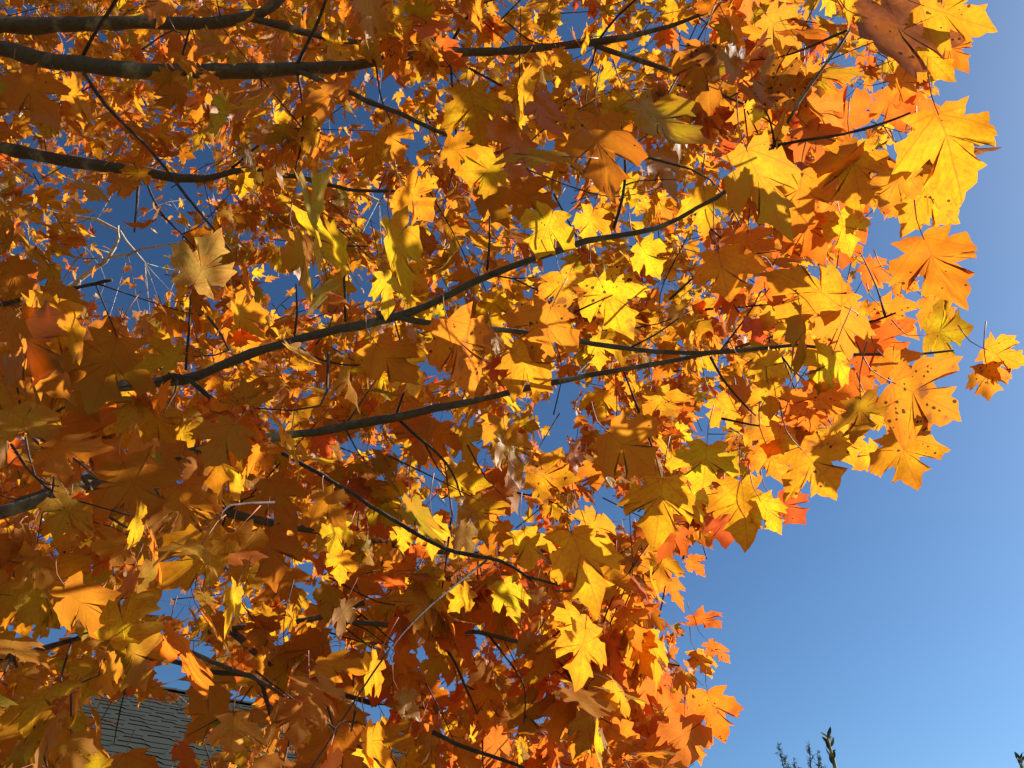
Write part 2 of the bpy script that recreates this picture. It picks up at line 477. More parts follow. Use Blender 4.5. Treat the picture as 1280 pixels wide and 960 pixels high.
        for ox, hx, oz, hz in ((-.5, .05, 0, .8), (.5, .05, 0, .8), (0, .45, .76, .04), (0, .45, -.76, .04), (0, .45, 0, .025)):
            box(bag, cc + rd * ox + np.array([0, 0, oz]), hx, hz, .0, .06)
        wf = mesh_obj('window', bag[0], bag[1], M_TRIM, root, smooth=False)
        bag = ([], []); box(bag, cc, .45, .72, .002, .02); mesh_obj('pane', bag[0], bag[1], M_GLASS, wf, smooth=False)
    # gutter along the front eave
    e0 = a + fd * (run + .06) + np.array([0, 0, -drop - .05]); e1 = e0 + rd * L
    Vt, Tt = tube(np.array([list(e0) + [.06], list((e0 + e1) / 2) + [.06], list(e1) + [.06]]), 8)
    tri_obj('gutter', Vt, Tt, M_DARK, root)
build_house()

# ------------------------------------------------------------------ maple: trunk and branches
TB = np.array([-2.75, 1.95, 0.0])
maple = empty('maple_tree', TB)
tag(maple, 'nearest maple filling the view, large yellow and orange autumn leaves on dark spreading branches', 'tree')
def trunk_pts(pts): return np.array(pts, float)
tr = catmull([list(TB + [0, 0, -.1]) + [.24], list(TB + [.02, 0, .25]) + [.18], list(TB + [.03, .02, 1.4]) + [.15], list(TB + [-.02, .05, 2.8]) + [.135],
              list(TB + [-.10, .10, 4.4]) + [.11], list(TB + [-.22, .2, 6.2]) + [.07], list(TB + [-.3, .35, 8.3]) + [.025]], .12)
V, T = tube(tr, 14, .04)
tri_obj('trunk', V, T, M_BARK, maple)

def px_path(pts):
    """pts: (px, py, depth, width in px) -> n x 4 world points with radii"""
    return [list(at(x, y, d)) + [wd * .45 * d / F] for x, y, d, wd in pts]

BR_SAMPLES = []
def branch(pts, to_trunk=None, name='branch', parent=None, mat=None, sides=9, lump=.05, jitter=0.004):
    P = px_path(pts)
    if to_trunk is not None:
        z, k = to_trunk
        q = TB + np.array([0.05, 0.03, z])
        P = [list(q) + [P[0][3] * 1.5]] + [list((q * .45 + np.array(P[0][:3]) * .55) + np.array([0, 0, k])) + [P[0][3] * 1.2]] + P
    Q = catmull(P, .035 if P[0][3] > .006 else .02)
    r = np.random.default_rng(int(abs(pts[0][0] * 7 + pts[0][1] * 3)) + 1)
    s = np.cumsum(r.normal(0, 1, (len(Q), 3)), 0)
    s -= np.linspace(0, 1, len(Q))[:, None] * s[-1]
    Q[:, :3] += s * jitter * .35 * min(1, Q[0, 3] / .008)
    Q[:, 3] *= 1 + .06 * r.standard_normal(len(Q))
    V, T = tube(Q, sides, lump)
    o = tri_obj(name, V, T, mat or (M_BARK if P[0][3] > .0065 else M_TWIG), parent or maple)
    BR_SAMPLES.append(np.hstack([Q[::3], np.full((len(Q[::3]), 1), float(to_trunk is not None and pts[0][1] < 700 or pts[0][:2] == (470, 392)))]))
    return o

A = branch([(-40, 72, 2.55, 23), (60, 76, 2.55, 23), (160, 86, 2.5, 22), (270, 88, 2.5, 20), (370, 85, 2.5, 19), (425, 84, 2.5, 16), (460, 79, 2.5, 14), (540, 67, 2.5, 13),
            (640, 65, 2.5, 11), (700, 60, 2.5, 10), (745, 54, 2.5, 10), (800, 43, 2.45, 8), (855, 27, 2.4, 6), (930, 0, 2.35, 4)], (3.35, .05))
B = branch([(-40, 42, 2.9, 24), (60, 31, 2.9, 22), (130, 30, 2.85, 20), (190, 30, 2.85, 19), (260, 30, 2.8, 17), (310, 22, 2.8, 15), (345, 5, 2.8, 13), (385, -30, 2.8, 11), (470, -90, 2.8, 7)], (3.7, .08))
branch([(310, 22, 2.8, 11), (345, 30, 2.8, 11), (390, 42, 2.8, 9), (450, 52, 2.85, 7), (540, 48, 2.9, 5)], None, 'branch')
C = branch([(-40, 176, 3.5, 17), (40, 194, 3.5, 18), (110, 206, 3.45, 17), (170, 213, 3.4, 15), (220, 222, 3.4, 13), (270, 222, 3.4, 10), (310, 214, 3.4, 8), (380, 225, 3.4, 7), (450, 240, 3.4, 5), (540, 236, 3.4, 3)], (4.3, .1), mat=None)
D = branch([(-60, 500, 1.95, 17), (60, 490, 1.9, 17), (140, 480, 1.85, 16), (205, 472, 1.8, 15), (240, 464, 1.78, 14), (330, 431, 1.72, 13), (400, 411, 1.68, 12), (470, 395, 1.62, 12), (530, 374, 1.58, 11), (590, 346, 1.55, 10), (665, 318, 1.5, 9.5),
            (730, 296, 1.46, 9), (820, 279, 1.42, 7), (870, 255, 1.4, 6), (920, 224, 1.36, 5.5), (965, 183, 1.34, 5), (1000, 125, 1.32, 4.5), (1035, 75, 1.3, 4), (1062, 38, 1.3, 3)], (2.3, .1))
E = branch([(470, 392, 1.62, 10), (500, 396, 1.6, 9), (530, 402, 1.6, 8.5), (640, 413, 1.56, 8), (740, 429, 1.52, 7.5), (845, 443, 1.48, 6.5), (930, 440, 1.45, 6), (995, 432, 1.42, 5), (1070, 443, 1.4, 4.5), (1140, 443, 1.38, 4), (1192, 438, 1.36, 3)], None)
Fb = branch([(-60, 652, 2.4, 17), (60, 617, 2.38, 17), (190, 576, 2.25, 17), (300, 553, 2.2, 14), (430, 533, 2.15, 12.5), (510, 519, 2.1, 12), (600, 502, 2.05, 9), (700, 482, 2.0, 8), (800, 463, 1.95, 7), (860, 450, 1.9, 6), (960, 425, 1.9, 4), (1040, 400, 1.85, 3)], (2.6, .05))
G = branch([(-60, 655, 2.0, 22), (0, 638, 2.0, 21), (60, 620, 2.05, 20), (108, 606, 2.1, 18), (160, 608, 2.2, 15), (215, 618, 2.3, 14), (290, 638, 2.4, 13), (345, 652, 2.45, 11), (430, 666, 2.5, 10), (500, 680, 2.55, 9), (600, 690, 2.55, 8), (720, 685, 2.6, 5), (830, 680, 2.6, 3)], (2.2, .05))
branch([(205, 475, 1.8, 8), (232, 474, 1.78, 7.5), (300, 530, 1.7, 6.5), (380, 583, 1.64, 6.5), (440, 618, 1.6, 6), (512, 660, 1.56, 6), (540, 675, 1.55, 6), (570, 688, 1.54, 6), (625, 700, 1.5, 5), (660, 722, 1.48, 4), (700, 732, 1.47, 3)], None)
branch([(-40, 722, 1.9, 13), (40, 738, 1.85, 11), (115, 764, 1.8, 9), (160, 785, 1.78, 8), (215, 806, 1.75, 7.5), (265, 828, 1.72, 7), (318, 848, 1.7, 6), (350, 868, 1.68, 4), (400, 890, 1.68, 3)], (1.75, .0))
branch([(215, 826, 1.78, 7), (265, 838, 1.74, 7), (318, 847, 1.7, 7), (336, 885, 1.7, 6), (345, 930, 1.7, 4)], None)
I1 = branch([(260, 790, 2.5, 8), (380, 775, 2.5, 8), (450, 755, 2.5, 8), (500, 747, 2.48, 7), (560, 744, 2.45, 6), (640, 742, 2.4, 4), (720, 738, 2.4, 3)], None)
J = branch([(420, 775, 2.1, 8), (492, 784, 2.1, 7), (545, 791, 2.1, 7), (600, 793, 2.08, 6), (660, 806, 2.05, 6), (720, 815, 2.0, 5), (790, 822, 2.0, 4), (850, 832, 1.95, 3)], None)
branch([(540, 915, 1.9, 7), (580, 934, 1.9, 6), (640, 955, 1.88, 5), (700, 985, 1.85, 3)], None)
branch([(470, 880, 2.2, 7), (420, 865, 2.3, 8), (360, 845, 2.4, 9), (290, 790, 2.5, 10)], None)
branch([(-30, 830, 1.5, 10), (0, 822, 1.5, 10), (30, 815, 1.52, 8), (90, 800, 1.55, 7), (130, 790, 1.6, 4)], None)
branch([(745, 57, 2.5, 7), (760, 62, 2.48, 7), (800, 76, 2.44, 7), (855, 95, 2.4, 5), (930, 130, 2.35, 3)], None)
branch([(30, 538, 1.55, 6), (70, 572, 1.6, 6), (105, 600, 1.7, 6), (130, 640, 1.9, 5), (160, 660, 2.0, 3)], None)
branch([(372, 88, 2.5, 8), (400, 99, 2.45, 7.5), (450, 121, 2.35, 7.5), (500, 141, 2.28, 7), (545, 163, 2.2, 6.5), (576, 176, 2.15, 5), (640, 205, 2.1, 3)], None)
branch([(0, 382, 2.4, 6), (60, 368, 2.4, 6), (140, 350, 2.4, 5), (200, 440, 2.2, 4)][:3], None)
TW = [  # (parent, points): the fine twigs one can follow in the photograph
    (A, [(105, 92, 2.48, 5), (140, 140, 2.4, 4.5), (185, 185, 2.3, 4), (230, 240, 2.25, 4), (290, 315, 2.2, 2.5)]),
    (A, [(372, 80, 2.5, 6), (386, 50, 2.48, 5), (400, 20, 2.45, 5), (412, -15, 2.4, 4)]),
    (A, [(372, 92, 2.5, 4), (378, 130, 2.45, 4), (378, 170, 2.4, 3.5), (368, 220, 2.35, 2.5)]),
    (A, [(104, 70, 2.55, 5), (120, 40, 2.5, 5), (146, 0, 2.45, 5), (160, -30, 2.4, 4)]),
    (A, [(560, 62, 2.5, 5), (575, 35, 2.45, 4), (592, 10, 2.4, 3.5), (600, -15, 2.4, 3)]),
    (A, [(562, 72, 2.5, 4), (600, 92, 2.45, 3.5), (640, 112, 2.4, 3), (690, 127, 2.4, 2)]),
    (A, [(562, 70, 2.5, 4), (566, 115, 2.45, 3.5), (570, 160, 2.4, 3), (573, 215, 2.4, 2)]),
    (A, [(745, 54, 2.5, 4), (770, 22, 2.45, 3.5), (800, -5, 2.4, 3)]),
    (A, [(745, 60, 2.5, 3), (738, 85, 2.48, 2.5), (724, 112, 2.45, 2)]),
    (A, [(470, 82, 2.5, 3), (476, 120, 2.45, 2.5), (490, 155, 2.4, 2)]),
    (A, [(225, 78, 2.5, 4), (236, 40, 2.45, 3), (243, 20, 2.4, 2.5)]),
    (C, [(175, 218, 3.4, 5), (172, 250, 3.35, 4), (168, 290, 3.3, 2.5)]),
    (C, [(180, 220, 3.4, 3), (200, 265, 3.3, 3), (235, 300, 3.2, 2)]),
    (C, [(290, 210, 3.4, 4), (330, 175, 3.3, 3), (345, 160, 3.2, 2)]),
    (D, [(232, 462, 1.78, 4), (236, 410, 1.75, 3.5), (238, 370, 1.72, 2.5)]),
    (D, [(368, 420, 1.7, 3.5), (371, 390, 1.68, 3), (370, 355, 1.66, 2)]),
    (D, [(366, 424, 1.7, 3.5), (390, 445, 1.68, 3), (430, 456, 1.66, 3), (460, 455, 1.65, 2)]),
    (D, [(432, 402, 1.65, 4), (430, 340, 1.6, 3.5), (426, 310, 1.58, 3), (460, 308, 1.55, 2)]),
    (D, [(609, 338, 1.53, 4), (612, 300, 1.5, 3), (612, 270, 1.48, 2.5)]),
    (D, [(612, 342, 1.53, 3), (640, 348, 1.5, 2.5), (672, 346, 1.48, 2)]),
    (D, [(722, 296, 1.46, 4), (703, 262, 1.44, 3), (692, 242, 1.43, 2.5)]),
    (D, [(768, 285, 1.44, 5), (778, 250, 1.42, 4.5), (782, 215, 1.4, 4), (780, 188, 1.4, 3.5)]),
    (D, [(780, 232, 1.42, 3), (800, 226, 1.42, 2), (845, 224, 1.42, 1.6)]),
    (D, [(780, 190, 1.4, 2.5), (800, 175, 1.4, 2), (815, 165, 1.4, 1.5)]),
    (D, [(965, 183, 1.34, 5), (1000, 176, 1.34, 4.5), (1050, 168, 1.34, 4.5), (1100, 155, 1.33, 4), (1138, 141, 1.32, 3)]),
    (D, [(968, 180, 1.34, 3), (962, 150, 1.33, 2.5), (955, 135, 1.32, 2)]),
    (E, [(675, 416, 1.55, 4), (720, 390, 1.52, 3), (768, 368, 1.5, 2.5)]),
    (E, [(790, 434, 1.5, 3.5), (820, 418, 1.48, 3), (848, 398, 1.46, 2)]),
    (E, [(968, 434, 1.43, 3), (985, 455, 1.42, 3), (990, 466, 1.42, 2)]),
    (E, [(1068, 410, 1.4, 4), (1095, 401, 1.4, 4), (1120, 391, 1.39, 3)]),
    (E, [(888, 446, 1.46, 4), (905, 475, 1.45, 4), (930, 505, 1.44, 3), (945, 520, 1.43, 2)]),
    (Fb, [(496, 518, 2.1, 4), (505, 490, 2.05, 3), (512, 470, 2.0, 2)]),
    (Fb, [(500, 526, 2.1, 4.5), (520, 545, 2.08, 4), (545, 565, 2.05, 4), (565, 590, 2.0, 3.5), (580, 630, 2.0, 2.5)]),
    (Fb, [(555, 575, 2.03, 2.5), (560, 610, 2.0, 2), (565, 645, 2.0, 1.5)]),
    (G, [(283, 640, 2.4, 4), (276, 665, 2.38, 3), (266, 690, 2.35, 2)]),
    (G, [(288, 636, 2.4, 3.5), (305, 625, 2.38, 3), (318, 620, 2.35, 2)]),
    (J, [(540, 793, 2.1, 4), (565, 822, 2.08, 4), (580, 855, 2.05, 3.5), (597, 893, 2.0, 2.5)]),
    (J, [(612, 796, 2.06, 3.5), (635, 825, 2.03, 3), (655, 860, 2.0, 2.5), (655, 905, 2.0, 2)]),
    (J, [(690, 812, 2.02, 4), (715, 850, 2.0, 4), (730, 870, 2.0, 3.5), (745, 910, 1.98, 2.5)]),
    (I1, [(450, 756, 2.5, 4), (475, 720, 2.45, 3), (478, 700, 2.4, 2)]),
    (I1, [(435, 780, 2.5, 5), (470, 755, 2.48, 4), (500, 727, 2.45, 3)]),
]
for par, pts in TW:
    branch(pts, None, 'twig', par, M_TWIG, 6, .03, .003)

# ------------------------------------------------------------------ the leaves
# large leaves read one by one: base x, y, tip x, y, roll about the midrib, colour, spots, width factor, depth or None
HERO = [
 (1172,140,1206,264,14,'Y',.12,1.05,None),(1152,6,1252,52,22,'YO',.35,.9,1.25),(1082,22,1236,72,30,'B',.3,.95,1.3),(1148,58,1199,106,15,'Y',.05,1.0,1.75),
 (1180,52,1214,90,25,'O',.1,1.0,1.9),(1138,182,1254,206,66,'B',.6,1.0,1.4),(1146,196,1252,219,70,'RB',.5,1.0,1.45),(1064,182,1078,272,10,'YO',.25,1.35,1.3),
 (1130,212,1092,276,35,'BO',.1,1.0,1.22),(1168,214,1122,292,20,'YO',.35,1.1,1.32),(1154,296,1188,394,8,'O',.25,1.15,1.24),(1046,256,1090,314,25,'RO',.1,.95,1.5),
 (1050,266,1061,332,35,'Y',.15,1.1,1.45),(1002,214,1000,300,25,'O',.2,1.2,1.35),(1072,200,998,216,45,'BO',.1,1.0,1.3),(1046,228,1018,268,25,'RB',.1,1.0,1.9),
 (934,186,984,316,48,'OL',.1,.9,1.15),(956,114,944,164,40,'GY',.05,1.1,1.5),(898,315,912,396,12,'YO',.12,1.25,1.35),(1052,382,944,324,58,'YO',.2,1.0,1.25),
 (1000,384,1012,488,62,'OL',.1,1.0,1.25),(1048,384,1062,468,58,'BO',.1,1.1,1.3),(1042,440,1022,502,40,'GY',.05,1.1,1.45),(1158,418,1228,407,10,'GY',.15,1.15,1.38),
 (1231,436,1281,462,15,'YO',.35,1.1,1.6),(1233,456,1246,506,18,'BO',.55,1.2,1.58),(1116,478,1216,524,15,'BO',.6,1.05,1.28),(1080,418,1146,464,20,'RO',.2,1.15,1.42),
 (1098,380,1146,424,35,'O',.5,1.1,1.5),(1068,464,1060,508,5,'RO',.08,1.45,1.85),(1076,496,1090,564,18,'OL',.1,1.25,1.3),(1122,544,1148,619,8,'YO',.35,1.35,1.36),
 (1000,560,1064,628,12,'YO',.4,1.15,1.36),(1025,480,1030,548,28,'O',.45,1.2,1.48),(1045,540,1068,586,32,'YO',.1,1.1,1.5),(990,488,992,542,30,'RO',.1,1.0,1.62),
 (944,455,992,470,25,'Y',.2,1.3,1.6),(960,478,968,532,22,'GY',.2,1.15,1.6),(884,556,880,630,10,'GY',.1,1.2,1.35),
 (927,602,932,694,6,'Y',.08,1.12,1.3),(829,598,814,688,15,'Y',.1,1.1,1.3),(862,610,872,662,30,'Y',.05,1.1,1.5),
 (905,640,905,692,10,'R',.1,1.4,1.7),(970,624,1014,664,15,'R',.3,1.1,1.75),(950,624,979,674,30,'Y',.1,1.0,1.5),
 (860,698,886,716,15,'RO',.5,1.3,2.4),(868,768,910,800,20,'RO',.3,1.1,2.3),(886,802,919,830,25,'RO',.6,1.1,2.3),(870,814,894,856,20,'YO',.5,1.15,2.25),
 (885,864,904,934,10,'O',.35,1.15,1.9),(856,897,850,968,12,'RB',.05,1.2,1.9),(838,868,830,926,22,'RO',.1,1.1,2.0),(866,914,880,958,20,'O',.1,1.1,2.1),
 (808,848,804,912,25,'RO',.15,1.1,2.0),(776,902,778,968,15,'O',.3,1.1,1.9),(810,790,822,864,30,'YO',.1,1.0,1.9),(846,842,870,874,25,'O',.1,1.1,2.2),
 (716,668,754,772,24,'Y',.12,.95,1.35),(726,768,702,820,25,'YO',.2,1.2,1.55),(732,784,719,868,52,'YO',.1,1.05,1.45),(770,764,764,808,30,'Y',.1,1.1,2.0),
 (776,716,792,758,35,'Y',.1,1.0,2.0),(655,664,670,722,25,'Y',.1,1.2,1.75),(630,728,656,782,25,'GY',.1,1.0,1.8),(588,738,554,772,25,'Y',.1,1.0,1.8),
 (672,738,672,778,45,'CR',.1,1.2,2.0),(655,792,666,832,45,'CR',.05,1.0,2.0),(574,658,606,704,45,'CR',.05,1.0,1.8),(540,648,548,708,38,'Y',.1,1.1,1.6),
 (514,624,530,710,52,'G',.05,1.0,1.25),(500,660,505,698,30,'Y',.1,1.1,1.9),(422,652,416,702,20,'GY',.05,1.2,1.6),(428,690,418,738,25,'Y',.05,1.3,1.7),
 (434,752,412,808,58,'CR',.05,1.0,1.6),(472,824,444,884,52,'Y',.1,1.1,1.5),(500,866,526,908,48,'CR',.05,1.0,1.8),(376,878,371,934,20,'CR',.05,1.2,1.6),
 (292,893,284,964,22,'CR',.1,1.1,1.4),(114,848,88,886,30,'CR',.1,1.2,1.7),(296,734,270,798,50,'Y',.1,1.1,1.45),(242,356,288,278,32,'CR',.1,1.0,1.3),
 (400,310,344,192,70,'GY',.05,1.05,1.05),(434,332,385,240,66,'GY',.05,1.0,1.2),(368,290,404,390,60,'OL',.1,1.0,1.15),(488,276,518,398,48,'GY',.1,.95,1.12),
 (480,342,486,402,50,'GY',.1,1.1,1.3),(692,264,662,334,24,'GY',.15,1.15,1.4),(742,262,724,314,25,'Y',.1,1.2,1.6),(880,236,886,302,18,'GY',.05,1.1,1.4),
 (628,210,558,220,40,'GY',.1,1.0,1.45),(706,196,600,186,62,'OL',.1,1.1,1.02),(746,148,752,264,24,'BO',.15,1.1,1.1),(798,128,880,208,35,'OL',.1,1.0,1.15),
 (558,184,608,197,35,'YO',.1,1.1,1.6),(800,306,832,352,35,'GY',.1,1.1,1.5),(506,232,546,284,22,'YO',.55,1.3,1.6),(968,128,938,62,20,'BO',.6,1.2,1.35),
 (880,58,868,134,20,'BO',.75,1.2,1.4),(1008,96,1010,184,25,'BO',.7,.9,1.4),(920,96,900,40,35,'OL',.2,1.0,1.5),(748,348,790,428,22,'Y',.5,1.25,1.5),
 (700,340,716,400,25,'YO',.5,1.2,1.6),(662,592,728,604,25,'YO',.5,1.2,1.55),(690,384,650,462,18,'BO',.3,1.2,1.35),(640,440,706,490,20,'YO',.35,1.2,1.4),
 (820,490,850,540,25,'YO',.35,1.1,1.55),(760,540,830,600,18,'BO',.15,1.35,1.15),(560,400,600,500,30,'BO',.6,1.2,1.25),(470,430,520,500,30,'BO',.35,1.2,1.25),
 (1118,92,1148,140,25,'O',.2,1.0,1.7),(1120,348,1152,366,25,'O',.6,1.1,1.7),(1062,298,1048,342,25,'RO',.1,1.0,1.9),(1000,268,1032,332,22,'O',.15,1.1,1.5),
 (1022,258,1062,304,25,'O',.2,1.1,1.6),(1134,234,1156,292,22,'YO',.3,1.1,1.5),(1012,540,998,602,22,'YO',.3,1.1,1.55),(958,556,984,612,24,'YO',.3,1.1,1.6),
 (1124,504,1164,562,24,'BO',.6,1.1,1.45),(1096,508,1134,548,26,'YO',.3,1.1,1.6),(1104,444,1152,484,24,'O',.2,1.1,1.6),(1038,500,1062,548,24,'O',.2,1.1,1.65),
 (1016,502,1004,562,22,'O',.6,1.1,1.55),(976,532,958,582,26,'YO',.2,1.1,1.6),(938,518,976,562,25,'YO',.4,1.1,1.6),(896,498,936,542,25,'YO',.4,1.1,1.6),
 (1150,238,1197,292,22,'YO',.3,1.1,1.45),(1000,428,1032,474,26,'O',.2,1.1,1.6),(984,394,1000,444,28,'YO',.2,1.1,1.6),(1134,128,1162,182,22,'RO',.2,1.0,1.7),
 (1108,114,1130,162,25,'RO',.2,1.0,1.8),(1150,164,1164,218,25,'YO',.6,1.0,1.6),(1156,372,1192,410,25,'O',.3,1.0,1.7),(1080,330,1118,352,25,'RO',.3,1.0,1.8),
 (1160,30,1196,60,28,'O',.2,1.0,1.8),(1098,560,1072,596,30,'YO',.2,1.0,1.7),(848,660,822,706,28,'RO',.2,1.0,1.9),(830,720,860,760,28,'RO',.2,1.0,2.2),
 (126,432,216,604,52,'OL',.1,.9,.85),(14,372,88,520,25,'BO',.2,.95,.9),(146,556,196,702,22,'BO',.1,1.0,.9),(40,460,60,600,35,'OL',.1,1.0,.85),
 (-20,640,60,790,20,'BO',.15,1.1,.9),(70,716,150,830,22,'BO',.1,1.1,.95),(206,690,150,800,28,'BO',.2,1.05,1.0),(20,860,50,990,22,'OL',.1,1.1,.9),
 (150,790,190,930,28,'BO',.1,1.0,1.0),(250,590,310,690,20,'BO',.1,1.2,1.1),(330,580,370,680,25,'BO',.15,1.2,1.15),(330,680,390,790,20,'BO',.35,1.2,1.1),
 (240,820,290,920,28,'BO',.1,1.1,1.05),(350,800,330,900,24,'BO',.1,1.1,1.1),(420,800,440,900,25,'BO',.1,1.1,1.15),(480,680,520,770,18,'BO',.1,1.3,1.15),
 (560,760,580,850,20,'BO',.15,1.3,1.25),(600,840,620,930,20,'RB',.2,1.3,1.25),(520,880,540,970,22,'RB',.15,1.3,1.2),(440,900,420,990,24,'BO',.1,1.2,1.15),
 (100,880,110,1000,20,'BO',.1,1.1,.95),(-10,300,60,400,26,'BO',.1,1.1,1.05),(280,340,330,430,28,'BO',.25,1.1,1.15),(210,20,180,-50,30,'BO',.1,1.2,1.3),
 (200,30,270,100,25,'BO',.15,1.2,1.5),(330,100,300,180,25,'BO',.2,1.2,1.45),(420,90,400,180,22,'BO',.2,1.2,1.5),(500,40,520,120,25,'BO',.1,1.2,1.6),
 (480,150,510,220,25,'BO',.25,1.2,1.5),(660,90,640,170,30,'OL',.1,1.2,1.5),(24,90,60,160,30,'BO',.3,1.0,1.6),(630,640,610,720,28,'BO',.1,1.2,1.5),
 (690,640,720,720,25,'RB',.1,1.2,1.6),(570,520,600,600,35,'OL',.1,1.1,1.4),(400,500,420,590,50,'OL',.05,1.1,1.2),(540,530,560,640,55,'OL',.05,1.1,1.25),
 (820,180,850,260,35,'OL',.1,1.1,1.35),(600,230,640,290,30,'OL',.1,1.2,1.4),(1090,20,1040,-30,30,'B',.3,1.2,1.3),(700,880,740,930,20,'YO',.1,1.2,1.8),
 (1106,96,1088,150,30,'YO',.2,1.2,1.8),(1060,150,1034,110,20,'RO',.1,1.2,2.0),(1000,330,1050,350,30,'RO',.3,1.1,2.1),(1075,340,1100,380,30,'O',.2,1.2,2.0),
]
BS = np.vstack(BR_SAMPLES)
_x, _y, _d = (lambda q: (640 + F * q[:, 0] / ((q) @ FWD), 480 - F * (q @ UPV) / (q @ FWD), q @ FWD))(BS[:, :3] - CAM)
LIMB = np.stack([_x, _y, _d, BS[:, 3] * F / _d], 1)
LIMB = LIMB[(BS[:, 4] > .5) & (LIMB[:, 3] > 1.7) & (_x > -60) & (_x < 1340)]
def hides_limb(px, py, d, rad):
    if px < 170 and 230 < py < 565: return False            # there the limbs run hidden
    return ((np.hypot(LIMB[:, 0] - px, LIMB[:, 1] - py) < rad + LIMB[:, 3] * .6) & (LIMB[:, 2] > d - .05)).any()


leaves = []                                              # dicts of every near leaf; the hundred largest become parts of their own
LUSH = np.random.default_rng(5)
N_READ = next(i for i, h in enumerate(HERO) if h[:2] == (126, 432))
MORE = []
for i, h in enumerate(HERO[N_READ:]):                     # the shaded mass on the left: smaller leaves, several to a spray
    r = np.random.default_rng(900 + i)
    for k in range(4 if h[0] < 480 else 3):
        cx, cy = (h[0] + h[2]) / 2, (h[1] + h[3]) / 2
        if k: cx += r.uniform(-75, 75); cy += r.uniform(-75, 75)
        a = math.atan2(h[3] - h[1], h[2] - h[0]) + r.normal(0, .5) * (k > 0)
        L = r.uniform(50, 84) * (1.28 if h[0] < 300 and h[1] > 350 else .9)
        if not (k == 0 and L > 72):
            if cx > 900: continue
        if math.hypot(cx - 178, (cy - 918) * 1.2) < 74 or math.hypot(cx - 275, cy - 930) < 26: continue   # the roof shows here
        MORE.append((cx - math.cos(a) * L / 2, cy - math.sin(a) * L / 2, cx + math.cos(a) * L / 2, cy + math.sin(a) * L / 2,
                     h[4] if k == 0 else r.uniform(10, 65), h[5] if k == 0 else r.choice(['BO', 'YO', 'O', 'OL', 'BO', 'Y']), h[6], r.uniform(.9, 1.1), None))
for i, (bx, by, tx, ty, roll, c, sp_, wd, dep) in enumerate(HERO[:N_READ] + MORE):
    r = np.random.default_rng(400 + i)
    wd = min(wd, 1.2)
    if i < N_READ:
        tx, ty = bx + (tx - bx) * .92, by + (ty - by) * .92
        if bx > 640: sp_ = min(.8, sp_ + .18)
        if bx > 760 and by > 690: wd *= .88; roll += 14
    plen = math.hypot(tx - bx, ty - by)
    if dep is None: dep = min(3.0, max(.8, .125 * F / plen))
    if i < N_READ and bx > 940 and 430 < by < 640: dep *= .85
    if i < N_READ and 815 < bx < 970 and 535 < by < 640 and c in ('GY', 'Y'): dep *= 1.12
    pt = r.normal(0, .16 if i < N_READ else .30)                                 # tip nearer or farther than the base
    size = plen * dep / F / 1.12 / math.cos(pt)
    if i >= N_READ and r.random() < (1 if (bx + tx) < 280 and 560 < (by + ty) / 2 < 690 or 460 < bx < 780 and 350 < by < 455 or bx < 330 and by < 70 or 190 < bx < 490 and 340 < by < 490 else .5) and hides_limb((bx + tx) / 2, (by + ty) / 2, dep, plen * .46): continue
    b3 = at(bx, by, dep)
    ip = nz(RIGHT * (tx - bx) - UPV * (ty - by))
    ev = nz(ip * math.cos(pt) + FWD * math.sin(pt))
    side = nz(np.cross(ip, FWD)); n0 = np.cross(side, ev); n0 = n0 if n0 @ FWD < 0 else -n0
    sgn = 1 if r.random() < .5 else -1
    su = np.cross(ev, n0)
    if i < N_READ and c not in ('BO', 'B', 'RB', 'OL'):   # sunlit leaves hang turned to the sun: shone through, the cream ones lit from our side
        sc = []
        for q in (-1, 1):
            e_ = n0 * math.cos(R(roll)) + su * math.sin(R(roll) * q)
            sc.append((e_ @ sv) * (e_ @ nz(CAM - b3)) * (1 if c == 'CR' else -1))
        sgn = (-1, 1)[int(np.argmax(sc))]
    ra = R(roll * sgn)
    en = n0 * math.cos(ra) + su * math.sin(ra)
    if en @ np.array([0, 0, 1]) < 0 and r.random() < .7: en = -en
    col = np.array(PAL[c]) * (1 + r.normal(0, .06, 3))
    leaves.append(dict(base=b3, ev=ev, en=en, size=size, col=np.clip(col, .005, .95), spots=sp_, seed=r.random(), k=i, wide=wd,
                       stalk=r.uniform(.03, .065), lit=(i < N_READ and c in ('Y', 'YO', 'GY', 'O', 'RO', 'R', 'CR')), hero=True, area=plen * plen * wd * math.cos(R(roll)), code=c))

